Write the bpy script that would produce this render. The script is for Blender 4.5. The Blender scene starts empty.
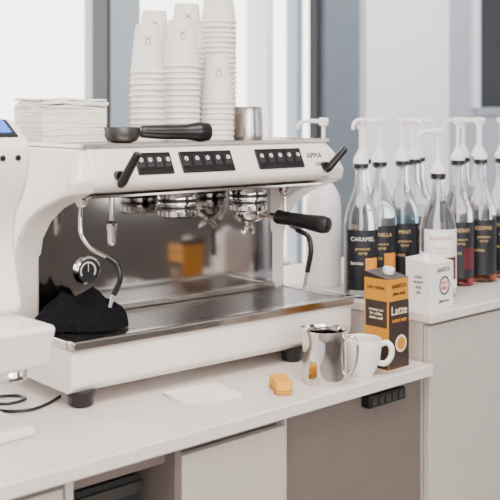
import bpy, bmesh, math, random
from mathutils import Vector, Matrix, Euler
random.seed(7)
ZC = 0.90   # lower counter top height
ZH = 1.01   # raised counter top height

# ------------------------------------------------------------------ materials
def mat(name, col, rough=0.5, metal=0.0, var=0.04, nscale=12, bump=0.0, trans=0.0, ior=1.45,
        coat=0.0, emit=None, estr=0.0, stretch=(1,1,1), rvar=0.0, spec=None):
    m = bpy.data.materials.new(name); m.use_nodes = True
    nt = m.node_tree; b = nt.nodes["Principled BSDF"]
    tc = nt.nodes.new("ShaderNodeTexCoord"); mp = nt.nodes.new("ShaderNodeMapping")
    mp.inputs["Scale"].default_value = stretch
    nt.links.new(tc.outputs["Object"], mp.inputs[0])
    n = nt.nodes.new("ShaderNodeTexNoise"); n.inputs["Scale"].default_value = nscale
    n.inputs["Detail"].default_value = 4
    nt.links.new(mp.outputs[0], n.inputs["Vector"])
    r = nt.nodes.new("ShaderNodeValToRGB")
    c0 = [max(0, c*(1-var)) for c in col]; c1 = [min(1, c*(1+var)) for c in col]
    r.color_ramp.elements[0].position = 0.35; r.color_ramp.elements[1].position = 0.65
    r.color_ramp.elements[0].color = (*c0, 1); r.color_ramp.elements[1].color = (*c1, 1)
    nt.links.new(n.outputs["Fac"], r.inputs[0]); nt.links.new(r.outputs[0], b.inputs["Base Color"])
    b.inputs["Roughness"].default_value = rough; b.inputs["Metallic"].default_value = metal
    b.inputs["Transmission Weight"].default_value = trans; b.inputs["IOR"].default_value = ior
    b.inputs["Coat Weight"].default_value = coat
    if spec is not None: b.inputs["Specular IOR Level"].default_value = spec
    if rvar:
        mr = nt.nodes.new("ShaderNodeMapRange"); mr.inputs["To Min"].default_value = rough-rvar
        mr.inputs["To Max"].default_value = rough+rvar
        nt.links.new(n.outputs["Fac"], mr.inputs[0]); nt.links.new(mr.outputs[0], b.inputs["Roughness"])
    if bump:
        bp = nt.nodes.new("ShaderNodeBump"); bp.inputs["Strength"].default_value = bump
        bp.inputs["Distance"].default_value = 0.002
        nt.links.new(n.outputs["Fac"], bp.inputs["Height"]); nt.links.new(bp.outputs[0], b.inputs["Normal"])
    if emit:
        b.inputs["Emission Color"].default_value = (*emit, 1); b.inputs["Emission Strength"].default_value = estr
    return m

M = dict(
 white = mat("white_enamel", (0.83,0.765,0.71), 0.22, coat=0.4, var=0.01),
 whiteg = mat("white_grinder", (0.85,0.80,0.76), 0.26, coat=0.4, var=0.01),
 steel = mat("brushed_steel", (0.50,0.46,0.43), 0.26, 1.0, var=0.06, nscale=30, stretch=(1,20,20), rvar=0.05),
 mirror = mat("polished_steel", (0.50,0.48,0.47), 0.09, 1.0, var=0.06, nscale=5, rvar=0.03),
 chrome = mat("chrome", (0.68,0.65,0.63), 0.06, 1.0, var=0.02),
 dsteel = mat("dark_steel", (0.10,0.095,0.09), 0.4, 0.9),
 tray = mat("tray_steel", (0.31,0.285,0.27), 0.28, 1.0, var=0.06, nscale=30, stretch=(1,20,20)),
 lip = mat("tray_lip_steel", (0.42,0.39,0.37), 0.22, 1.0, var=0.04, nscale=30, stretch=(1,20,20)),
 black = mat("black_plastic", (0.006,0.006,0.007), 0.28, var=0.1),
 blackm = mat("black_matte", (0.012,0.012,0.013), 0.6, var=0.15),
 cloth = mat("black_cloth", (0.006,0.006,0.008), 0.95, var=0.3, nscale=200, bump=0.5, spec=0.1),
 paper = mat("white_paper", (0.86,0.80,0.74), 0.85, var=0.015, nscale=40),
 cup = mat("cup_paper", (0.83,0.77,0.71), 0.6, var=0.01),
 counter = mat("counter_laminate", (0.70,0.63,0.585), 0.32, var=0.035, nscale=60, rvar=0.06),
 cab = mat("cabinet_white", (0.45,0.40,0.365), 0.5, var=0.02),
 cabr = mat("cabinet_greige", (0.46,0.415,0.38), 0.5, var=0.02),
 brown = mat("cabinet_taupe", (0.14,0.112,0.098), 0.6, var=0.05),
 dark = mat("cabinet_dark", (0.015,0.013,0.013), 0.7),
 wall = mat("wall_paint", (0.88,0.88,0.93), 0.85, var=0.015, bump=0.05),
 wallg = mat("wall_grey_paint", (0.44,0.48,0.54), 0.8, var=0.02),
 slate = mat("slate_column_paint", (0.14,0.172,0.20), 0.6, var=0.04),
 frame = mat("window_frame_paint", (0.36,0.42,0.47), 0.5, var=0.03),
 frdark = mat("window_gasket", (0.03,0.035,0.042), 0.5),
 floor = mat("floor_concrete", (0.26,0.23,0.21), 0.5, var=0.1, nscale=3),
 ceil = mat("ceiling_paint", (0.70,0.68,0.66), 0.9),
 wallf = mat("wall_dark_paint", (0.16,0.145,0.135), 0.8, var=0.05),
 ceramic = mat("white_ceramic", (0.84,0.78,0.72), 0.15, coat=0.5, var=0.01),
 pump = mat("pump_plastic", (0.86,0.84,0.84), 0.35, var=0.01),
 mustard = mat("carton_mustard", (0.56,0.235,0.012), 0.45, var=0.05),
 cbrown = mat("carton_brown", (0.03,0.018,0.014), 0.4, var=0.2),
 cream = mat("print_cream", (0.8,0.68,0.48), 0.5),
 gold = mat("print_gold", (0.62,0.42,0.16), 0.45),
 red = mat("print_red", (0.55,0.06,0.05), 0.5),
 pink = mat("pink_paper", (0.75,0.22,0.33), 0.6),
 orange = mat("orange_paper", (0.70,0.27,0.02), 0.6, var=0.15, nscale=80),
 sponge_a = mat("sponge_yellow", (0.74,0.36,0.04), 0.9, var=0.18, nscale=160, bump=0.8),
 sponge_b = mat("sponge_ochre", (0.50,0.23,0.04), 0.9, var=0.2, nscale=200, bump=0.8),
 navy = mat("label_navy", (0.006,0.007,0.012), 0.4, var=0.1),
 lwhite = mat("label_white", (0.78,0.75,0.72), 0.5),
 lred = mat("label_red", (0.09,0.006,0.012), 0.4),
 screen = mat("screen_blue", (0.05,0.15,0.6), 0.2, emit=(0.06,0.20,0.9), estr=0.8),
 print_ = mat("print_dark", (0.04,0.04,0.04), 0.5),
)

# ------------------------------------------------------------------ helpers
def link(o, parent=None):
    bpy.context.scene.collection.objects.link(o)
    if parent: o.parent = parent
    return o
def root(name, loc=(0,0,0), rz=0.0, rot=None):
    e = bpy.data.objects.new(name, None); e.location = loc
    e.rotation_euler = rot if rot else (0,0,rz); e.empty_display_size = 0.05
    return link(e)
def finish(name, bm, m, parent, smooth=True, bevel=0, bseg=3, sub=0, loc=None, rot=None, angle=40):
    bmesh.ops.recalc_face_normals(bm, faces=bm.faces)
    me = bpy.data.meshes.new(name); bm.to_mesh(me); bm.free()
    ms = m if isinstance(m, (list,tuple)) else [m]
    for x in ms: me.materials.append(x)
    o = bpy.data.objects.new(name, me); link(o, parent)
    if loc: o.location = loc
    if rot: o.rotation_euler = rot
    if bevel:
        b = o.modifiers.new("bevel","BEVEL"); b.width = bevel; b.segments = bseg
        b.limit_method = 'ANGLE'; b.angle_limit = math.radians(30)
    if sub:
        s = o.modifiers.new("sub","SUBSURF"); s.levels = sub; s.render_levels = sub
    if smooth:
        for p in me.polygons: p.use_smooth = True
        if not sub:
            if bevel:
                w = o.modifiers.new("wn","WEIGHTED_NORMAL"); w.keep_sharp = True
            try: me.set_sharp_from_angle(angle=math.radians(angle))
            except Exception: pass
    return o
def box(name, parent, lo, hi, m, bevel=0.0, rot=None, bseg=3):
    c = [(a+b)/2 for a,b in zip(lo,hi)]; s = [abs(b-a) for a,b in zip(lo,hi)]
    bm = bmesh.new(); bmesh.ops.create_cube(bm, size=1)
    for v in bm.verts: v.co = Vector((v.co.x*s[0], v.co.y*s[1], v.co.z*s[2]))
    return finish(name, bm, m, parent, smooth=bevel>0, bevel=bevel, bseg=bseg, loc=c, rot=rot)
def prism(name, parent, prof, x0, x1, m, bevel=0.0, bseg=3):
    bm = bmesh.new()
    a = [bm.verts.new((x0,y,z)) for y,z in prof]; b = [bm.verts.new((x1,y,z)) for y,z in prof]
    bm.faces.new(a); bm.faces.new(list(reversed(b)))
    n = len(prof)
    for i in range(n): bm.faces.new((a[i],a[(i+1)%n],b[(i+1)%n],b[i]))
    return finish(name, bm, m, parent, smooth=bevel>0, bevel=bevel, bseg=bseg)
def lathe(name, parent, prof, m, loc=(0,0,0), seg=40, rot=None, angle=40, a0=0, a1=None):
    bm = bmesh.new(); rings = []
    full = a1 is None
    ns = seg if full else seg+1
    for r,z in prof:
        if r < 1e-6 and full: rings.append([bm.verts.new((0,0,z))])
        else:
            ring = []
            for i in range(ns):
                t = 2*math.pi*i/seg if full else a0+(a1-a0)*i/seg
                ring.append(bm.verts.new((r*math.cos(t), r*math.sin(t), z)))
            rings.append(ring)
    for A,B in zip(rings, rings[1:]):
        k = ns if full else ns-1
        for i in range(k):
            j = (i+1)%ns
            if len(A)==1 and len(B)==1: continue
            if len(A)==1: bm.faces.new((A[0],B[i],B[j]))
            elif len(B)==1: bm.faces.new((A[i],A[j],B[0]))
            else: bm.faces.new((A[i],A[j],B[j],B[i]))
    return finish(name, bm, m, parent, loc=loc, rot=rot, angle=angle)
def spline(pts, n=8):
    P = [Vector(p) for p in pts]; out = []
    for i in range(len(P)-1):
        p0 = P[max(i-1,0)]; p1 = P[i]; p2 = P[i+1]; p3 = P[min(i+2,len(P)-1)]
        for k in range(n):
            t = k/n
            out.append(0.5*((2*p1)+(-p0+p2)*t+(2*p0-5*p1+4*p2-p3)*t*t+(-p0+3*p1-3*p2+p3)*t**3))
    out.append(P[-1]); return out
def tube(name, parent, pts, rad, m, n=8, seg=14, smoothpath=True, loc=None, closed=False, flat=1.0):
    path = spline(pts, n) if smoothpath else [Vector(p) for p in pts]
    rr = rad if isinstance(rad,(list,tuple)) else [rad]*len(pts)
    bm = bmesh.new(); rings=[]; N=len(path); prev=None
    for i,p in enumerate(path):
        t = path[min(i+1,N-1)]-path[max(i-1,0)]
        t.normalize()
        if prev is None:
            up = Vector((0,0,1)) if abs(t.z)<0.9 else Vector((1,0,0))
            u = t.cross(up).normalized()
        else: u = (prev - t*prev.dot(t)).normalized()
        prev = u; w = t.cross(u)
        f = i/(N-1)*(len(rr)-1); a=int(min(f,len(rr)-2)) if len(rr)>1 else 0
        r = rr[a]+(rr[min(a+1,len(rr)-1)]-rr[a])*(f-a)
        rings.append([bm.verts.new(p+u*math.cos(2*math.pi*k/seg)*r+w*math.sin(2*math.pi*k/seg)*r*flat) for k in range(seg)])
    for A,B in zip(rings, rings[1:]):
        for k in range(seg):
            bm.faces.new((A[k],A[(k+1)%seg],B[(k+1)%seg],B[k]))
    bm.faces.new(rings[0]); bm.faces.new(rings[-1])
    return finish(name, bm, m, parent, loc=loc, angle=50)
def text(name, parent, s, size, loc, rot, m, ext=0.0004):
    c = bpy.data.curves.new(name,'FONT'); c.body = s; c.size = size; c.extrude = ext
    c.align_x='CENTER'; c.align_y='CENTER'; c.materials.append(m)
    o = bpy.data.objects.new(name, c); link(o, parent); o.location = loc; o.rotation_euler = rot
    return o
def curved_text(name, parent, s, size, r, z, ang, m):
    c = bpy.data.curves.new(name,'FONT'); c.body = s; c.size = size
    c.align_x='CENTER'; c.align_y='CENTER'
    o = bpy.data.objects.new(name+"_tmp", c); link(o)
    bpy.context.view_layer.update()
    me = bpy.data.meshes.new_from_object(o.evaluated_get(bpy.context.evaluated_depsgraph_get()))
    bpy.data.objects.remove(o)
    for v in me.vertices:
        x,y = v.co.x, v.co.y
        a = ang + x/r
        v.co = Vector((r*math.cos(a), r*math.sin(a), z+y))
    me.materials.clear(); me.materials.append(m)
    return link(bpy.data.objects.new(name, me), parent)

# ------------------------------------------------------------------ room
def slab(name, lo, hi, m): return box(name, None, lo, hi, m)
slab("floor", (-3,-4,-0.05), (5,1.75,0), M["floor"])
slab("ceiling", (-3,-4,3.0), (5,1.75,3.05), M["ceil"])
slab("wall_left", (-3.1,-4,0), (-3,1.75,3.0), M["wall"])
slab("wall_right", (5,-4,0), (5.1,1.75,3.0), M["wall"])
wf = root("wall_front")  # unseen wall; dark tone and openings added for daylight and steel reflections
for i,(a,b,z0,z1,mm) in enumerate([(-3,5,0,0.8,"wallf"),(-3,5,2.7,3.0,"wallf"),(-3,-2.6,0.8,2.7,"wallf"),(0.8,2.5,0.8,2.7,"wallf"),
        (3.1,3.7,0.8,2.7,"wallf"),(4.6,5,0.8,2.7,"wallf")]):
    box("part_%d"%i, wf, (a,-4.1,z0), (b,-4,z1), M[mm])
wb = root("wall_back")
Y0,Y1 = 1.60,1.75
box("below_sill", wb, (-3,Y0,0), (2.579,Y1,0.62), M["wall"])
box("header", wb, (-3,Y0,2.8), (2.579,Y1,3.0), M["wall"])
box("pier_left", wb, (-3,Y0,0.62), (-1.6,Y1,2.8), M["wall"])
box("pier_white", wb, (2.579,Y0-0.12,0), (3.232,Y1,3.0), M["wall"])
box("pier_grey", wb, (3.232,Y0,0), (3.63,Y1,3.0), M["wallg"])
box("panel_low", wb, (3.63,Y0,0), (5,Y1,1.45), M["wallg"])
box("panel_top", wb, (3.63,Y0,2.8), (5,Y1,3.0), M["wallg"])
col = root("column")
box("shaft", col, (2.34,Y0-0.08,0), (2.575,Y0-0.005,3.0), M["slate"])
box("edge_strip", col, (2.309,Y0-0.05,0), (2.338,Y0-0.005,3.0), M["frdark"])
def window(name, x0, x1, z0=0.62, z1=2.8, mull=(), jambs=(True,True), y=Y0):
    w = root(name)
    if jambs[0]: box("jamb_0", w, (x0,y+0.03,z0), (x0+0.04,y+0.1,z1), M["frame"])
    if jambs[1]: box("jamb_1", w, (x1-0.04,y+0.03,z0), (x1,y+0.1,z1), M["frame"])
    box("rail_low", w, (x0+0.05,y+0.03,z0), (x1-0.05,y+0.1,z0+0.05), M["frame"])
    box("rail_high", w, (x0+0.05,y+0.03,z1-0.05), (x1-0.05,y+0.1,z1), M["frame"])
    for i,(a,b,mm) in enumerate(mull):
        box("mullion_%d"%i, w, (a,y-0.02,z0+0.05), (b,y+0.12,z1-0.05), M[mm])
    return w
window("window_1", -1.6, 1.14, jambs=(True,False))
mp = root("trim_1")
box("post", mp, (1.165,Y0-0.05,0.62), (1.31,Y0+0.12,2.8), M["frame"])
box("gasket", mp, (1.148,Y0-0.06,0.62), (1.163,Y0+0.04,2.8), M["frdark"])
window("window_2", 1.315, 2.305, mull=[(2.03,2.065,"wall")], jambs=(False,True))
dw = root("window_3")
box("dark_pane", dw, (3.66,Y0+0.06,1.48), (4.97,Y0+0.08,2.77), M["frdark"])
box("frame_low", dw, (3.63,Y0-0.02,1.45), (5,Y0+0.1,1.49), M["frame"])
box("frame_side", dw, (3.60,Y0-0.02,1.49), (3.66,Y0-0.001,2.8), M["wall"])
window("light_opening_4", -2.6, 0.8, 0.8, 2.7, mull=[(-0.95,-0.88,"frame")], y=-4.1)  # added opening behind the camera, lets world light in
window("light_opening_5", 2.5, 3.1, 0.8, 2.7, y=-4.1)  # added unseen opening, gives the backsplash reflection contrast
window("light_opening_6", 3.7, 4.6, 0.8, 2.7, y=-4.1)  # another added opening out of view, for light and reflections
sill = root("trim_2"); box("sill_board", sill, (-1.6,Y0-0.14,0.62), (2.30,Y0+0.02,0.65), M["wall"], bevel=0.004)
slab("pavement_ground", (-12,1.8,-0.3), (16,25,-0.2), mat("pavement",(0.6,0.58,0.56),0.8,nscale=4))

# ------------------------------------------------------------------ lower counter
ct = root("bar_counter")
XR = 0.786
box("worktop", ct, (-1.6,-0.243,ZC-0.026), (XR,0.72,ZC), M["counter"], bevel=0.003)
CF = -0.226
box("back_panel", ct, (-1.6,0.68,0.0), (XR,0.70,ZC-0.026), M["cabr"])
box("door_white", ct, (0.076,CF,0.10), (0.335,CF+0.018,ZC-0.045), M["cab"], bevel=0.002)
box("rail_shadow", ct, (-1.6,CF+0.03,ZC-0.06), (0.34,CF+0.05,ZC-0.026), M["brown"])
box("panel_taupe", ct, (0.342,CF+0.02,0.0), (XR-0.002,CF+0.04,ZC-0.026), M["brown"])
box("side_white", ct, (0.336,CF+0.004,0.0), (0.341,0.66,ZC-0.026), M["cab"])
box("divider", ct, (0.060,CF+0.002,0.0), (0.074,0.66,ZC-0.026), M["brown"])
box("divider_left", ct, (-0.165,CF+0.002,0.0), (-0.150,0.66,ZC-0.026), M["cab"])
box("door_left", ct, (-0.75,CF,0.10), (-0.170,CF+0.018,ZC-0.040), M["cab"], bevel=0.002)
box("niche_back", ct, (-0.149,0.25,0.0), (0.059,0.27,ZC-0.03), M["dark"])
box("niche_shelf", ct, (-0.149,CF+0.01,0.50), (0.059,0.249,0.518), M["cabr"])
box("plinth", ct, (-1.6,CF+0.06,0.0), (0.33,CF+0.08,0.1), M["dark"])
cr = root("storage_crate", (-0.045,-0.06,0.5185))
for i,(lo,hi) in enumerate([((-0.075,-0.1,0),(0.075,0.1,0.006)),((-0.075,-0.1,0.006),(-0.069,0.1,0.30)),
      ((0.069,-0.1,0.006),(0.075,0.1,0.30)),((-0.069,-0.1,0.006),(0.069,-0.094,0.30)),((-0.069,0.094,0.006),(0.069,0.1,0.30))]):
    box("side_%d"%i, cr, lo, hi, M["blackm"])
box("lip", cr, (-0.08,-0.108,0.27), (0.08,-0.1005,0.29), M["dsteel"])

ps = root("power_strip", (0.642,CF+0.018,ZC-0.050))
box("body", ps, (-0.062,-0.022,-0.013), (0.062,0.0,0.013), M["black"], bevel=0.003)
for i in range(5):
    box("socket_%d"%i, ps, (-0.052+i*0.022,-0.0235,-0.008), (-0.036+i*0.022,-0.0222,0.008), M["dsteel"])

# ------------------------------------------------------------------ raised counter
hc = root("raised_cabinet")
box("worktop", hc, (0.788,-0.236,ZH-0.022), (3.0,0.50,ZH), M["counter"], bevel=0.003)
box("carcass", hc, (0.792,CF+0.02,0.08), (3.0,0.49,ZH-0.022), M["cabr"])
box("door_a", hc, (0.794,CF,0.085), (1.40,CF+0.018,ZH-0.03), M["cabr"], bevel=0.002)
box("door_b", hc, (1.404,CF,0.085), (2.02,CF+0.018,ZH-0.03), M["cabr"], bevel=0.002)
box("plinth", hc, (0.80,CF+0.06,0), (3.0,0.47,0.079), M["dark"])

# ------------------------------------------------------------------ espresso machine
em = root("espresso_machine", (0,0,ZC), rz=math.radians(-2.9))
W = 0.745
base_prof = [(0.022,0.028),(0.004,0.044),(0.0,0.066),(0.0,0.106),(0.006,0.114),(0.53,0.114),(0.535,0.10),(0.535,0.028)]
prism("base_body", em, base_prof, -0.006, W, M["white"], bevel=0.012, bseg=4)
box("tray_rim_front", em, (-0.008,-0.006,0.112), (W+0.004,0.018,0.132), M["lip"], bevel=0.004)
box("tray_rim_left", em, (-0.008,0.0185,0.112), (0.022,0.228,0.130), M["lip"], bevel=0.003)
box("tray_rim_right", em, (W-0.022,0.0185,0.112), (W+0.004,0.228,0.130), M["lip"], bevel=0.003)
box("tray_pan", em, (0.022,0.0185,0.1145), (W-0.022,0.228,0.117), M["dsteel"])
for i in range(13):
    y = 0.020+i*0.0160
    box("grate_bar_%d"%i, em, (0.024,y,0.121), (W-0.024,y+0.0120,0.127), M["tray"])
for i in range(6):
    x = 0.05+i*0.128
    box("grate_cross_%d"%i, em, (x,0.02,0.1172), (x+0.006,0.226,0.1208), M["tray"])
box("rear_body", em, (0.035,0.242,0.110), (W-0.035,0.53,0.44), M["white"], bevel=0.006)
box("backsplash", em, (0.048,0.232,0.132), (W-0.045,0.2415,0.402), M["mirror"], bevel=0.001)
box("backsplash_foot", em, (0.048,0.222,0.128), (W-0.045,0.2315,0.140), M["steel"], bevel=0.001)
cheek = [(0.050,0.494),(0.028,0.470),(0.012,0.432),(0.022,0.408),(0.070,0.392),(0.13,0.372),(0.185,0.340),
         (0.222,0.300),(0.236,0.25),(0.238,0.128),(0.238,0.11),(0.53,0.11),(0.536,0.30),(0.53,0.47),(0.50,0.494)]
def cheek_mesh(name, xa, xb, topin):
    bm = bmesh.new(); secs = []
    n = len(cheek)
    cy = 0.30; cz = 0.34
    steps = [(0.0,1.0),(0.55,1.0),(0.85,0.985),(1.0,0.95)]
    for t,s in steps:
        ring = []
        for (y,z) in cheek:
            x = xa+(xb-xa)*t
            k = max(0,(z-0.40)/0.094)
            x2 = x + (xa-xb)*t*topin*k*k
            ring.append(bm.verts.new((x2, cy+(y-cy)*s, cz+(z-cz)*s)))
        secs.append(ring)
    bm.faces.new(secs[0]); bm.faces.new(secs[-1])
    for A,B in zip(secs,secs[1:]):
        for i in range(n): bm.faces.new((A[i],A[(i+1)%n],B[(i+1)%n],B[i]))
    return finish(name, bm, M["white"], em, bevel=0.006, bseg=3, angle=60)
cheek_mesh("cheek_left", 0.055, -0.002, 0.65)
cheek_mesh("cheek_right", W-0.052, W+0.002, 0.65)
hp = [(0.046,0.496),(0.032,0.478),(0.012,0.436),(0.014,0.420),(0.030,0.408),(0.07,0.400),(0.23,0.400),(0.23,0.43),(0.23,0.496)]
prism("control_housing", em, hp, 0.048, W-0.045, M["white"], bevel=0.006, bseg=4)
box("housing_rear", em, (0.048,0.228,0.43), (W-0.045,0.53,0.494), M["white"], bevel=0.003)
box("housing_underside", em, (0.06,0.045,0.394), (W-0.055,0.23,0.3995), M["mirror"], bevel=0.001)
box("cup_warmer", em, (0.045,0.046,0.494), (W-0.04,0.515,0.499), M["steel"], bevel=0.002)
for nm,lo,hi in [("rail_front",(0.04,0.040,0.4935),(W-0.035,0.0455,0.502)),("rail_left",(0.039,0.046,0.4935),(0.0445,0.52,0.502)),
                 ("rail_right",(W-0.0395,0.046,0.4935),(W-0.034,0.52,0.502)),("rail_rear",(0.045,0.5155,0.4935),(W-0.04,0.521,0.502))]:
    box(nm, em, lo, hi, M["steel"], bevel=0.0015)
pa = Vector((0,0.012,0.436)); pb = Vector((0,0.032,0.478))
tilt = math.atan2(pb.y-pa.y, pb.z-pa.z)
def on_panel(x, s, off=0.0):
    p = pa.lerp(pb, s); nrm = Vector((0,-math.cos(tilt),math.sin(tilt)))
    q = p+nrm*off; return Vector((x,q.y,q.z))
for i,(a,b,n) in enumerate([(0.152,0.240,4),(0.262,0.401,5),(0.469,0.605,5)]):
    c = on_panel((a+b)/2, 0.58, 0.001)
    o = box("button_pad_%d"%i, em, (c.x-(b-a)/2,c.y-0.003,c.z-0.024), (c.x+(b-a)/2,c.y+0.003,c.z+0.024), M["black"], bevel=0.0028)
    o.rotation_euler = (-tilt,0,0)
    for k in range(n):
        x = a+(b-a)*(k+0.5)/n
        p = on_panel(x, 0.62, 0.0044)
        q = box("button_%d_%d"%(i,k), em, (p.x-0.009,p.y-0.001,p.z-0.012), (p.x+0.009,p.y+0.001,p.z+0.012), M["blackm"], bevel=0.0008)
        q.rotation_euler = (-tilt,0,0)
        p = on_panel(x, 0.72, 0.0056)
        lathe("button_icon_%d_%d"%(i,k), em, [(0.0022,0),(0.0046,0),(0.0046,0.0006),(0.0022,0.0006)], M["lwhite"], loc=p, rot=(math.pi/2-tilt,0,0), seg=12)
p = on_panel(0.645,0.66,0.001); text("badge_text", em, "APPIA", 0.019, p, (math.pi/2-tilt,0,0), M["print_"])
p = on_panel(0.650,0.22,0.001); text("badge_text_small", em, "Life", 0.015, p, (math.pi/2-tilt,0,0), M["print_"])
for nm,a,b in [("left",(0.104,0.004,0.422),(0.122,-0.030,0.486)),("right",(0.668,0.006,0.430),(0.702,-0.022,0.482))]:
    a=Vector(a); b=Vector(b); d=(b-a)
    tube("lever_%s"%nm, em, [a-d*0.05, a+d*0.10, a+d*0.5, b-d*0.06, b], [0.007,0.0125,0.0115,0.0105,0.006], M["black"], flat=0.75)
    tube("lever_pivot_%s"%nm, em, [(a.x,0.04,0.44),(a.x,a.y,0.440)], 0.010, M["black"], smoothpath=False)
def group(i, x, y):
    lathe("group_head_%d"%i, em, [(0,0.399),(0.030,0.399),(0.032,0.392),(0.043,0.386),(0.046,0.378),(0.046,0.362),(0.042,0.358),
          (0.042,0.350),(0.045,0.347),(0.045,0.336),(0.040,0.332),(0.030,0.332),(0.030,0.338),(0,0.338)], M["chrome"], loc=(x,y,0))
    lathe("group_collar_%d"%i, em, [(0.0465,0.374),(0.0475,0.374),(0.0475,0.366),(0.0465,0.366)], M["black"], loc=(x,y,0))
    lathe("group_gasket_%d"%i, em, [(0.0425,0.357),(0.0432,0.357),(0.0432,0.351),(0.0425,0.351)], M["black"], loc=(x,y,0))
    for k in range(8):
        t = k*math.pi/4
        tube("group_bolt_%d_%d"%(i,k), em, [(x+0.037*math.cos(t),y+0.037*math.sin(t),0.384),(x+0.037*math.cos(t),y+0.037*math.sin(t),0.392)], 0.004, M["chrome"], smoothpath=False, seg=6)
group(1, 0.35, 0.155); group(2, 0.555, 0.155)
def portafilter(par, spout=True, fat=1.0, long=False, head="chrome"):
    lathe("basket_ring", par, [(0.0,-0.030),(0.020,-0.030),(0.032,-0.024),(0.0365,-0.014),(0.0365,-0.002),(0.038,-0.002),(0.038,0.003),(0.033,0.003),(0.030,-0.018),(0,-0.02)], M[head])
    if spout:
        tube("spout_stem", par, [(0,0,-0.028),(0,0,-0.040)], 0.009, M["chrome"], smoothpath=False)
        for s in (-1,1):
            tube("spout_%d"%(s+1), par, [(0,0,-0.038),(s*0.010,0,-0.044),(s*0.017,0,-0.052),(s*0.018,0,-0.060)], [0.007,0.007,0.006,0.005], M["chrome"], n=4)
    tube("neck", par, [(0,-0.034,-0.010),(0,-0.060,-0.010),(0,-0.082,-0.013)], [0.008,0.0065,0.008], M["chrome"])
    if long:
        tube("handle", par, [(0,-0.040,-0.006),(0,-0.046,-0.0065),(0,-0.09,-0.008),(0,-0.14,-0.008),(0,-0.172,-0.008),(0,-0.194,-0.008),(0,-0.200,-0.008)],
          [0.009,0.013,0.0155,0.0165,0.0215,0.0195,0.006], M["black"], seg=20)
    else:
        tube("handle", par, [(0,-0.080,-0.012),(0,-0.086,-0.013),(0,-0.12,-0.016),(0,-0.165,-0.020),(0,-0.202,-0.023),(0,-0.218,-0.024),(0,-0.224,-0.0245)],
         [r*fat for r in (0.012,0.0170,0.0155,0.0175,0.0205,0.0175,0.005)], M["black"], seg=20)
pf = bpy.data.objects.new("locked_portafilter", None); link(pf, em)
pf.location = (0.555,0.155,0.336); pf.rotation_euler = (0,0,math.radians(15)); portafilter(pf)
tube("water_spout", em, [(0.156,0.12,0.398),(0.156,0.12,0.33)], 0.006, M["chrome"], smoothpath=False)
lathe("water_nozzle", em, [(0,0.288),(0.006,0.288),(0.010,0.296),(0.010,0.318),(0.012,0.322),(0.012,0.334),(0.006,0.340),(0,0.340)], M["chrome"], loc=(0.156,0.12,0))
lathe("wand_ball_left", em, [(0,0.372),(0.009,0.375),(0.014,0.385),(0.014,0.394),(0.016,0.396),(0.016,0.400),(0,0.400)], M["chrome"], loc=(0.073,0.10,0))
tube("steam_wand_left", em, [(0.073,0.10,0.385),(0.071,0.102,0.35),(0.072,0.098,0.318),(0.082,0.075,0.292),(0.100,0.040,0.275)], 0.0045, M["chrome"])
tube("wand_grip_left", em, [(0.098,0.044,0.278),(0.110,0.025,0.262),(0.112,0.020,0.235),(0.104,0.030,0.205)], 0.0062, M["black"])
tube("wand_tip_left", em, [(0.104,0.030,0.205),(0.099,0.036,0.180)], [0.0042,0.0035], M["chrome"], smoothpath=False)
lathe("wand_ball_right", em, [(0,0.362),(0.009,0.366),(0.014,0.376),(0.014,0.394),(0.016,0.396),(0.016,0.400),(0,0.400)], M["chrome"], loc=(0.64,0.12,0))
tube("steam_wand_right", em, [(0.64,0.12,0.375),(0.64,0.118,0.33),(0.642,0.105,0.298),(0.648,0.080,0.285)], 0.0045, M["chrome"])
tube("wand_grip_right", em, [(0.646,0.085,0.287),(0.655,0.056,0.274),(0.657,0.048,0.240),(0.652,0.055,0.190)], 0.0062, M["black"])
tube("wand_tip_right", em, [(0.652,0.055,0.192),(0.648,0.062,0.150)], [0.0042,0.0035], M["chrome"], smoothpath=False)
gx,gz = 0.164,0.222
lathe("gauge_bezel", em, [(0,0),(0.031,0),(0.031,0.006),(0.026,0.008),(0.026,0.004),(0,0.004)], M["chrome"], loc=(gx,0.2318,gz), rot=(math.pi/2,0,0))
lathe("gauge_face", em, [(0,0.0042),(0.0255,0.0042),(0.0255,0.005),(0,0.005)], M["blackm"], loc=(gx,0.2318,gz), rot=(math.pi/2,0,0))
lathe("gauge_arc", em, [(0.016,0.0052),(0.020,0.0052),(0.020,0.0056),(0.016,0.0056)], M["lwhite"], loc=(gx,0.2318,gz), rot=(math.pi/2,0,0), a0=-0.6, a1=3.7)
box("gauge_needle", em, (gx-0.001,0.2250,gz-0.002), (gx+0.001,0.2256,gz+0.016), M["lwhite"])
for i,(x,y) in enumerate([(0.030,0.030),(0.580,0.030),(0.03,0.48),(0.69,0.48)]):
    lathe("foot_%d"%i, em, [(0,0.0),(0.020,0.0),(0.024,0.004),(0.025,0.018),(0.028,0.022),(0.028,0.031),(0,0.031)], M["black"], loc=(x,y,0), seg=24)

RZ = math.radians(-2.9)
def mw(x,y,z): return (x*math.cos(RZ)-y*math.sin(RZ), x*math.sin(RZ)+y*math.cos(RZ), ZC+z)
TOP = 0.4995

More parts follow.
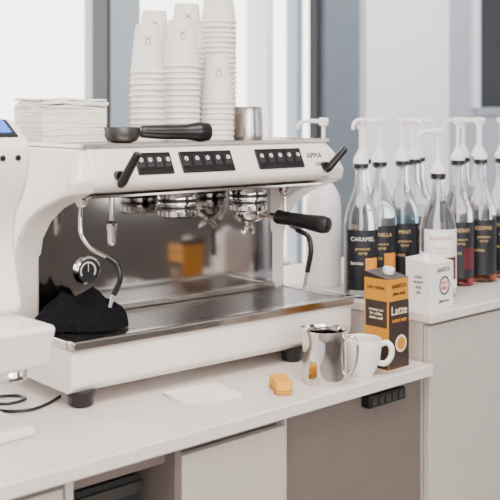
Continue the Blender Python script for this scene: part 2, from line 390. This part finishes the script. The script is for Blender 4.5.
# ------------------------------------------------------------------ paper cups
def cup_stack(x, y, height, R=0.042, seed=0):
    H = 0.108; r0 = R*0.70
    x0,y0,z0 = mw(x,y,TOP)
    e = root("paper_cup_stack", (x0,y0,z0))
    pitch = 0.0125
    n = max(1, int(round((height-H)/pitch))+1)
    pitch = (height-H)/max(1,n-1)
    rnd = random.Random(seed)
    for k in range(n):
        z = k*pitch
        if k==n-1:
            prof = [(R-0.001,z+0.002),(R+0.0015,z),(R+0.0028,z+0.002),(R+0.0015,z+0.0042),(R,z+0.0045),(r0,z+H),(r0-0.002,z+H),(r0-0.002,z+H-0.006),(0,z+H-0.006)]
        else:
            prof = [(R-0.001,z+0.002),(R+0.0015,z),(R+0.0028,z+0.002),(R+0.0015,z+0.0042),(R,z+0.0045),(R-(R-r0)*pitch*1.1/H,z+pitch*1.1)]
        o = lathe("cup_%d"%k, e, prof, M["cup"], seg=36)
        o.location = (rnd.uniform(-.0008,.0008), rnd.uniform(-.0008,.0008), 0)
    zt = (n-1)*pitch+H*0.66
    ang = math.radians(-125)
    def sp(u,v):
        zz = zt+v; r = R-(R-r0)*(zz-(n-1)*pitch)/H+0.0012
        a = ang+u/r; return (r*math.cos(a), r*math.sin(a), zz)
    tube("print_a", e, [sp(-0.006,-0.008),sp(-0.005,0.0),sp(0.0,0.004),sp(0.005,0.0),sp(0.006,-0.008)], 0.0006, M["print_"], seg=6)
    tube("print_b", e, [sp(-0.006,0.012),sp(-0.003,0.006),sp(0.003,0.006),sp(0.006,0.012)], 0.0006, M["print_"], seg=6)
    tube("print_c", e, [sp(-0.003,-0.006),sp(0,-0.010),sp(0.003,-0.006)], 0.0006, M["print_"], seg=6)
    return e
cup_stack(0.300,0.20,0.259,0.037,1)
cup_stack(0.394,0.20,0.275,0.042,2)
cup_stack(0.498,0.20,0.194,0.038,3)
cup_stack(0.398,0.315,0.305,0.040,4)
cup_stack(0.495,0.315,0.328,0.042,5)
cup_stack(0.592,0.315,0.395,0.044,6)

def pitcher(name, loc, R, H, rz, handle=True, m="chrome", taper=0.92, spout=0.2, hz=0.0):
    e = root(name, loc, rz)
    bm = bmesh.new(); seg=48
    prof=[(R*0.95,0),(R*0.99,0.004),(R*1.0,H*0.12),(R*0.99,H*0.45),(R*(taper+0.02),H*0.78),(R*taper,H*0.92),(R*(taper+0.03),H)]
    inner=[(R*(taper+0.01),H),(R*(taper-0.03),H*0.92),(R*(taper-0.01),H*0.75),(R*0.95,H*0.4),(R*0.93,0.006)]
    rings=[]
    c0=bm.verts.new((0,0,0))
    for r,z in prof+inner:
        ring=[]
        for k in range(seg):
            t=2*math.pi*k/seg; d=math.cos(t)
            f = max(0,(z/H-0.7)/0.3)
            sp=(max(0,d)**10)*R*spout*f
            ring.append(bm.verts.new(((r+sp)*math.cos(t),(r+sp)*math.sin(t),z+(max(0,d)**8)*f*f*H*spout*0.2)))
        rings.append(ring)
    for k in range(seg): bm.faces.new((c0,rings[0][(k+1)%seg],rings[0][k]))
    for A,B in zip(rings,rings[1:]):
        for k in range(seg): bm.faces.new((A[k],A[(k+1)%seg],B[(k+1)%seg],B[k]))
    c1=bm.verts.new((0,0,0.006))
    for k in range(seg): bm.faces.new((rings[-1][k],rings[-1][(k+1)%seg],c1))
    finish("jug", bm, M[m], e, angle=50)
    if handle:
        h = bpy.data.objects.new("handle_pivot", None); link(h, e); h.rotation_euler=(0,0,hz)
        tube("handle", h, [(-R*(taper-0.02),0,H*0.84),(-R*1.25,0,H*0.90),(-R*1.52,0,H*0.78),(-R*1.50,0,H*0.48),(-R*1.28,0,H*0.24),(-R*0.98,0,H*0.18)], 0.0048, M[m], flat=0.6)
    return e
x,y,z = mw(0.591,0.20,TOP); pitcher("steel_cup", (x,y,z), 0.037, 0.078, math.radians(150), handle=False, m="steel", spout=0.0)
pitcher("milk_pitcher", (0.500,-0.176,ZC), 0.0465, 0.111, math.radians(114), spout=0.10, taper=0.98)

x,y,z = mw(0.172,0.105,TOP+0.0310)
p2 = root("portafilter", (x,y,z), rot=(0,0,math.radians(72))); portafilter(p2, spout=False, long=True, head="dsteel")

# napkins: a squared-up pile of folded paper napkins
x,y,z = mw(0.130,0.285,TOP)
nk = root("napkin_stack", (x,y,z), rz=math.radians(-4))
def napkin(name, parent, z, t, hw, hl, m, seed, rough=0.0016):
    rnd = random.Random(seed); p1,p2_,p3 = [rnd.uniform(0,6) for _ in range(3)]
    bm = bmesh.new(); n=16; top=[];bot=[]
    for i in range(n+1):
        ta=[];tb=[]
        for j in range(n+1):
            u=i/n*2-1; v=j/n*2-1
            wv = rough*math.sin(3*u+p1)*math.sin(2.5*v+p2_)+rough*0.5*math.sin(7*u+p3)
            th = t/2
            ta.append(bm.verts.new((u*hw,v*hl,z+t/2+wv+th))); tb.append(bm.verts.new((u*hw,v*hl,z+t/2+wv-th)))
        top.append(ta);bot.append(tb)
    for i in range(n):
        for j in range(n):
            bm.faces.new((top[i][j],top[i+1][j],top[i+1][j+1],top[i][j+1]))
            bm.faces.new((bot[i][j],bot[i][j+1],bot[i+1][j+1],bot[i+1][j]))
    for i in range(n):
        for (I,J,I2,J2) in ((i,0,i+1,0),(i,n,i+1,n),(0,i,0,i+1),(n,i,n,i+1)):
            bm.faces.new((top[I][J],top[I2][J2],bot[I2][J2],bot[I][J]))
    o = finish(name,bm,m,parent,angle=50)
    a_ = 0.8 if seed<14 else 2.5; d_ = .0012 if seed<14 else .003
    o.rotation_euler=(0,0,math.radians(rnd.uniform(-a_,a_))); o.location=(rnd.uniform(-d_,d_),rnd.uniform(-d_,d_),0)
    return o
zz=0.0006
for i in range(17):
    t=0.0040 if i%3 else 0.0068
    napkin("napkin_%d"%i, nk, zz, t, 0.077, 0.066, M["paper"], i, 0.0003 if i<13 else 0.0016); zz+=t+(0.0004 if i<13 else 0.0010)

def cloth(name, loc, rz, sx, sy, h, m):
    bm = bmesh.new(); nx,ny=80,60; g=[]
    for i in range(nx+1):
        row=[]
        for j in range(ny+1):
            u=i/nx*2-1; v=j/ny*2-1
            rr=math.sqrt(u*u+v*v); a=math.atan2(v,u)
            edge=1-0.12*math.sin(3*a+1)-0.06*math.sin(5*a)-0.03*math.sin(11*a)
            rho=max(abs(u),abs(v))
            if rr>1e-6: U=u/rr*rho; V=v/rr*rho
            else: U=V=0
            x=U*sx*edge; y=V*sy*edge
            env=(1-rho**4)**0.6 if rho<1 else 0
            q=1.6*math.sin(18*x+9*y)+1.2*math.sin(24*y-8*x)
            r1=abs(math.sin(36*x+26*y+q)); r2=abs(math.sin(44*y-30*x+1.4-q)); r3=abs(math.sin(80*x+30*y+2*q))
            f=0.46+0.22*(1-r1)+0.20*(1-r2)+0.10*(1-r3)+0.08*V
            row.append(bm.verts.new((x,y,max(0.0,env*h*f))))
        g.append(row)
    for i in range(nx):
        for j in range(ny): bm.faces.new((g[i][j],g[i+1][j],g[i+1][j+1],g[i][j+1]))
    return finish(name, bm, m, None, loc=loc, rot=(0,0,rz), angle=180)
x,y,z = mw(0.088,0.128,0.1315)
cloth("cleaning_cloth", (x,y,z), RZ-0.25, 0.094, 0.078, 0.076, M["cloth"])

# ------------------------------------------------------------------ grinder
gr = root("coffee_grinder", (0,0,ZC))
gp = [(0.010,0.552),(-0.040,0.520),(-0.050,0.505),(-0.048,0.460),(-0.030,0.418),(-0.004,0.385),(0.006,0.345),(0.0,0.30),(-0.022,0.225),(-0.018,0.205),(0.30,0.205),(0.30,0.54),(0.28,0.552)]
prism("head", gr, gp, -0.33, -0.122, M["whiteg"], bevel=0.012, bseg=4)
box("column", gr, (-0.30,0.10,0.022), (-0.165,0.29,0.21), M["whiteg"], bevel=0.01)
box("base_plate", gr, (-0.34,-0.075,0.0), (-0.130,0.30,0.020), M["whiteg"], bevel=0.006)
tr = [(-0.135,0.185),(-0.140,0.200),(-0.130,0.204),(-0.020,0.204),(-0.015,0.135),(-0.105,0.128),(-0.118,0.135)]
prism("knock_tray", gr, tr, -0.32, -0.128, M["whiteg"], bevel=0.006)
box("tray_bracket", gr, (-0.27,-0.02,0.15), (-0.19,0.11,0.19), M["whiteg"], bevel=0.004)
lathe("chute_ring", gr, [(0,0.10),(0.026,0.10),(0.030,0.104),(0.030,0.118),(0.024,0.128),(0,0.128)], M["chrome"], loc=(-0.165,-0.05,0))
st = math.atan2(0.032,0.05)
o = box("screen_bezel", gr, (-0.30,-0.0435,0.531), (-0.143,0.0115,0.539), M["black"], bevel=0.002); o.rotation_euler=(st,0,0)
o = box("screen", gr, (-0.29,-0.037,0.5395), (-0.153,0.005,0.5415), M["screen"]); o.rotation_euler=(st,0,0)
for i in range(4):
    lathe("key_%d"%i, gr, [(0,0),(0.0055,0),(0.0055,0.003),(0,0.003)], M["black"], loc=(-0.150-i*0.030,-0.0485,0.485), rot=(math.pi/2,0,0), seg=16)
cb = root("power_cable", (0,0,ZC+0.0034))
tube("cord", cb, [(0.03,0.10,0),(-0.01,0.075,0),(-0.06,0.060,0),(-0.10,0.085,0),(-0.11,0.14,0),(-0.07,0.18,0),(-0.03,0.155,0.001),(-0.04,0.115,0.004),(-0.085,0.105,0.006),(-0.115,0.15,0.007),(-0.10,0.25,0.0),(-0.08,0.40,0)], 0.0032, M["black"], seg=8)

# ------------------------------------------------------------------ counter items
mg = root("coffee_mug", (0.602,-0.190,ZC), rz=math.radians(-50))
lathe("bowl", mg, [(0,0.0),(0.024,0.0),(0.026,0.003),(0.030,0.010),(0.039,0.030),(0.0425,0.055),(0.0435,0.076),(0.043,0.078),(0.041,0.076),(0.0395,0.055),(0.034,0.028),(0.022,0.010),(0,0.008)], M["ceramic"], seg=48)
tube("handle", mg, [(0.041,0,0.066),(0.054,0,0.070),(0.064,0,0.058),(0.062,0,0.040),(0.051,0,0.026),(0.036,0,0.026)], 0.0052, M["ceramic"], flat=1.2)

cx,cy = 0.700,-0.178
oc = root("milk_carton", (cx,cy,ZC))
box("body", oc, (-0.035,-0.035,0.0), (0.035,0.035,0.198), M["mustard"], bevel=0.0012)
box("side_low", oc, (-0.0357,-0.0345,0.002), (-0.0351,0.0345,0.060), M["cbrown"])
box("front_low", oc, (-0.0345,-0.0357,0.002), (0.0345,-0.0351,0.150), M["cbrown"])
box("side_band", oc, (-0.0358,-0.030,0.092), (-0.0352,0.030,0.150), M["cbrown"])
bm = bmesh.new()
vs=[(-.035,-.035,.1985),(.035,-.035,.1985),(.035,.035,.1985),(-.035,.035,.1985),(-.035,.035,.212),(.035,.035,.212)]
v=[bm.verts.new(q) for q in vs]
for f in [(0,1,2,3),(0,1,5,4),(3,2,5,4),(0,4,3),(1,2,5)]: bm.faces.new([v[i] for i in f])
finish("gable", bm, M["cbrown"], oc, smooth=False)
lathe("cap", oc, [(0,0),(0.012,0),(0.013,0.002),(0.013,0.012),(0.012,0.014),(0,0.014)], M["lwhite"], loc=(0.006,0.0,0.2045), rot=(math.radians(12),0,0), seg=24)
fr=(math.pi/2,0,0); sd=(math.pi/2,0,-math.pi/2)
text("front_word_a", oc, "BARISTA", 0.013, (0.000,-0.0362,0.182), fr, M["cbrown"])
text("front_word_a2", oc, "plant drink", 0.010, (0.000,-0.0362,0.166), fr, M["cbrown"])
text("front_word_b", oc, "Latte", 0.027, (0.000,-0.0362,0.128), fr, M["cream"])
text("front_word_c", oc, "DAIRY FREE", 0.0095, (0.001,-0.0362,0.106), fr, M["orange"])
text("side_word", oc, "OAT DRINK", 0.0095, (-0.0362,0.0,0.178), sd, M["cbrown"])
text("side_word_b", oc, "creamy oat\nfor coffee\nshake well", 0.009, (-0.0362,0.0,0.121), sd, M["cream"])
lathe("print_cup", oc, [(0,0),(0.019,0),(0.019,0.0006),(0,0.0006)], M["cream"], loc=(0.006,-0.0360,0.055), rot=fr, seg=28)
lathe("print_coffee", oc, [(0,0.0008),(0.014,0.0008),(0.014,0.0012),(0,0.0012)], M["mustard"], loc=(0.006,-0.0360,0.055), rot=fr, seg=28)
text("side_small", oc, "200 ml", 0.010, (-0.0362,0.0,0.035), sd, M["mustard"])

wc = root("oat_milk_carton", (0.858,-0.178,ZH), rz=math.radians(4))
box("body", wc, (-0.047,-0.035,0.0), (0.047,0.035,0.106), M["lwhite"], bevel=0.0012)
bm = bmesh.new()
vs=[(-.047,-.035,.1063),(.047,-.035,.1063),(.047,.035,.1063),(-.047,.035,.1063),(-.047,.035,.118),(.047,.035,.118)]
v=[bm.verts.new(q) for q in vs]
for f in [(0,1,2,3),(0,1,5,4),(3,2,5,4),(0,4,3),(1,2,5)]: bm.faces.new([v[i] for i in f])
finish("gable", bm, M["lwhite"], wc, smooth=False)
lathe("cap", wc, [(0,0),(0.013,0),(0.013,0.013),(0,0.013)], M["pump"], loc=(-0.015,0,0.112), rot=(math.radians(10),0,0), seg=24)
lathe("badge", wc, [(0.018,0),(0.022,0),(0.022,0.0006),(0.018,0.0006)], M["print_"], loc=(0.008,-0.0353,0.053), rot=fr, seg=32, a0=0, a1=6.2831)
text("badge_word", wc, "OAT\nMILK", 0.012, (0.008,-0.0356,0.053), fr, M["red"])
text("word", wc, "BARISTA", 0.014, (0.004,-0.0356,0.090), fr, M["print_"])
text("word_low", wc, "gluten free", 0.010, (0.006,-0.0356,0.018), fr, M["print_"])
text("side_lines", wc, "oats\nwater\nsalt\noil", 0.012, (-0.0474,0,0.058), sd, M["print_"])

fn = root("folded_napkin", (0.240,-0.086,ZC+0.0002), rz=math.radians(-14))
for i in range(3):
    o = box("fold_%d"%i, fn, (-0.062,-0.05,i*0.0030), (0.062,0.05,i*0.0030+0.0026), M["paper"], bevel=0.001, bseg=2)
    o.rotation_euler=(0,0,math.radians(i*2.5))
# two-layer cleaning sponge, bitten waist like the one in the photo
sg = root("cleaning_sponge", (0.386,-0.160,ZC), rz=math.radians(58))
def sponge(name, z0, z1, m, k=1.0, dx=0.0):
    out=[]
    for i in range(40):
        t=2*math.pi*i/40; c,s=math.cos(t),math.sin(t)
        X=0.040*k*math.copysign(abs(c)**0.45,c)+dx; Y=0.019*k*math.copysign(abs(s)**0.45,s)*(1-0.22*math.exp(-((X-dx)/0.012)**2))
        out.append((X,Y))
    bm=bmesh.new(); a=[bm.verts.new((x,y,z0)) for x,y in out]; b=[bm.verts.new((x,y,z1)) for x,y in out]
    bm.faces.new(a); bm.faces.new(b)
    for i in range(40): bm.faces.new((a[i],a[(i+1)%40],b[(i+1)%40],b[i]))
    finish(name,bm,m,sg,bevel=0.002,bseg=2)
sponge("scouring_layer", 0.0, 0.008, M["sponge_b"])
sponge("foam_layer", 0.0081, 0.026, M["sponge_a"], 0.97)

# ------------------------------------------------------------------ syrup bottles
def liquid(name, col, level):
    m = bpy.data.materials.new(name); m.use_nodes=True; nt=m.node_tree; b=nt.nodes["Principled BSDF"]
    tc=nt.nodes.new("ShaderNodeTexCoord"); sp=nt.nodes.new("ShaderNodeSeparateXYZ"); nt.links.new(tc.outputs["Object"],sp.inputs[0])
    gt=nt.nodes.new("ShaderNodeMath"); gt.operation='GREATER_THAN'; gt.inputs[1].default_value=level
    nt.links.new(sp.outputs["Z"],gt.inputs[0])
    mx=nt.nodes.new("ShaderNodeMix"); mx.data_type='RGBA'
    mx.inputs[6].default_value=(*col,1); mx.inputs[7].default_value=(0.88,0.92,0.96,1)
    nt.links.new(gt.outputs[0],mx.inputs[0]); nt.links.new(mx.outputs[2],b.inputs["Base Color"])
    b.inputs["Transmission Weight"].default_value=0.95; b.inputs["Roughness"].default_value=0.04; b.inputs["IOR"].default_value=1.3
    return m
CAMANG = math.radians(-133)
def bottle(x, y, col, level, label, ltext, lcol, nozz, name="syrup_bottle", H=0.44, R=0.042, second=None):
    e = root(name, (x,y,ZH))
    body=[(0,0.004),(R*0.75,0.0),(R*0.95,0.003),(R,0.012),(R,0.175),(R*0.97,0.195),(R*0.82,0.220),(R*0.58,0.245),(R*0.40,0.268),(R*0.34,0.290),(R*0.34,0.312),(R*0.40,0.314),(R*0.40,0.322),(0,0.322)]
    s = (H-0.118)/0.322
    body=[(r,z*s) for r,z in body]
    lathe("glass_body", e, body, liquid("glass_"+ltext, col, level), seg=36)
    rl = R+0.0007
    lathe("label", e, [(rl,0.022),(rl,0.168)], M[label], a0=CAMANG-1.0, a1=CAMANG+1.25, seg=28)
    if second:
        lathe("label_band", e, [(rl+0.0004,0.045),(rl+0.0004,0.100)], M[second], a0=CAMANG+0.15, a1=CAMANG+1.0, seg=20)
    curved_text("label_title", e, ltext, 0.0140, rl+0.0006, 0.146, CAMANG, M[lcol])
    curved_text("label_sub", e, "premium\nsyrup", 0.010, rl+0.0006, 0.118, CAMANG, M["gold"])
    curved_text("label_low", e, "barista", 0.012, rl+0.0006, 0.088, CAMANG-0.35, M[lcol])
    z0 = 0.322*s
    lathe("pump_collar", e, [(0,z0),(0.0175,z0),(0.0185,z0+0.003),(0.0185,z0+0.016),(0.015,z0+0.024),(0.009,z0+0.034),(0.008,z0+0.040),(0,z0+0.040)], M["pump"], seg=24)
    lathe("collar_band", e, [(0.0188,z0-0.006),(0.0192,z0-0.006),(0.0192,z0+0.006),(0.0188,z0+0.006)], M["black"], seg=24)
    lathe("pump_stem", e, [(0,z0+0.04),(0.0048,z0+0.04),(0.0048,H-0.016),(0,H-0.016)], M["pump"], seg=12)
    lathe("pump_head", e, [(0,H-0.018),(0.009,H-0.018),(0.013,H-0.012),(0.014,H-0.004),(0.011,H),(0,H)], M["pump"], seg=20)
    a = nozz; dx,dy=math.cos(a),math.sin(a)
    tube("nozzle", e, [(0,0,H-0.009),(dx*0.02,dy*0.02,H-0.008),(dx*0.040,dy*0.040,H-0.009),(dx*0.052,dy*0.052,H-0.018),(dx*0.054,dy*0.054,H-0.028)], [0.006,0.0058,0.005,0.0045,0.004], M["pump"], n=5, seg=10)
    lathe("dip_tube", e, [(0,0.02),(0.003,0.02),(0.003,z0),(0,z0)], M["pump"], seg=8)
L = math.radians(137); R_ = math.radians(-43)
bottle(0.840,0.017,(0.80,0.84,0.91),0.19,"navy","CARAMEL","lwhite",math.radians(200),second="orange")
bottle(0.942,0.042,(0.85,0.62,0.35),0.10,"navy","VANILLA","gold",L,second="orange")
bottle(1.032,0.040,(0.40,0.64,0.76),0.19,"navy","MINT","gold",math.radians(-70))
bottle(1.128,0.078,(0.60,0.70,0.80),0.15,"navy","COCONUT","lwhite",R_)
bottle(0.992,-0.103,(0.85,0.87,0.90),0.19,"lwhite","ALMOND","red",math.radians(150),H=0.415,R=0.045,second="lred")
bottle(1.163,-0.041,(0.20,0.03,0.03),0.10,"navy","CHERRY","gold",R_,second="lred")
bottle(1.256,-0.048,(0.22,0.08,0.05),0.12,"navy","COFFEE","gold",L)
bottle(1.303,0.040,(0.6,0.4,0.25),0.14,"navy","HAZEL","gold",L)
bottle(1.363,-0.045,(0.12,0.06,0.045),0.17,"navy","MOCHA","gold",R_)
bottle(1.218,0.130,(0.6,0.4,0.25),0.14,"navy","IRISH","gold",L)
bottle(1.020,0.160,(0.75,0.55,0.35),0.12,"navy","TOFFEE","gold",R_)
bottle(1.405,0.060,(0.30,0.12,0.06),0.16,"navy","CHAI","gold",L)
bottle(1.470,-0.060,(0.12,0.05,0.04),0.16,"navy","COCOA","gold",L)
sb = root("sauce_pump_bottle", (0.902,0.200,ZH))
lathe("body", sb, [(0,0),(0.043,0),(0.047,0.006),(0.047,0.20),(0.043,0.235),(0.028,0.262),(0.020,0.268),(0.020,0.29),(0,0.29)], M["pump"])
lathe("collar", sb, [(0,0.29),(0.022,0.29),(0.022,0.315),(0.010,0.33),(0,0.33)], M["pump"])
lathe("stem", sb, [(0,0.33),(0.005,0.33),(0.005,0.42),(0,0.42)], M["pump"], seg=12)
lathe("head", sb, [(0,0.418),(0.012,0.420),(0.014,0.434),(0.010,0.44),(0,0.44)], M["pump"], seg=20)
tube("nozzle", sb, [(0,0,0.43),(-0.03,0.03,0.431),(-0.045,0.045,0.424),(-0.047,0.047,0.41)], [0.006,0.0055,0.005,0.004], M["pump"])

pk = root("pink_tumbler", (2.05,1.54,0.65))
lathe("cup", pk, [(0,0),(0.045,0),(0.060,0.16),(0.057,0.16),(0.043,0.006),(0,0.006)], M["pink"])
lathe("lid", pk, [(0.0,0.175),(0.05,0.175),(0.063,0.168),(0.063,0.158),(0.0605,0.158)], M["lwhite"])

# ------------------------------------------------------------------ light
w = bpy.data.worlds.new("world"); bpy.context.scene.world = w; w.use_nodes=True
bg = w.node_tree.nodes["Background"]; bg.inputs[0].default_value=(1.0,0.97,0.945,1); bg.inputs[1].default_value=5.4
def area(name, loc, size, power, col, target):
    l = bpy.data.lights.new(name,'AREA'); l.shape='RECTANGLE'; l.size=size[0]; l.size_y=size[1]; l.energy=power; l.color=col
    o = bpy.data.objects.new(name,l); link(o); o.location=loc
    o.rotation_euler = (Vector(target)-Vector(loc)).to_track_quat('-Z','Y').to_euler(); return o
area("overhead_fill", (-0.4,-1.0,2.9), (1.8,1.2), 80, (1,0.93,0.86), (-0.4,-1.0,0))  # added warm fill from above, not a known fixture
area("overhead_fill", (2.7,0.3,2.9), (1.4,0.8), 55, (0.97,0.97,1.0), (2.8,1.2,1.0))  # added overhead fill to lift the back wall and bottles
area("front_fill", (-1.9,-3.4,2.0), (2.0,1.6), 80, (1,0.96,0.92), (0.5,0,1.1))  # added soft fill behind camera left, imitates daylight from the front

# ------------------------------------------------------------------ camera
cam = bpy.data.cameras.new("camera"); co = bpy.data.objects.new("camera", cam); link(co)
co.location = (-1.053,-1.612,ZC+0.565); co.rotation_euler=(math.pi/2,0,math.radians(-43.0))
cam.lens = 72.5; cam.sensor_width = 36; cam.shift_y = -0.276; cam.clip_start=0.05
cam.dof.use_dof=True; cam.dof.focus_distance=2.12; cam.dof.aperture_fstop=4.5
bpy.context.scene.camera = co
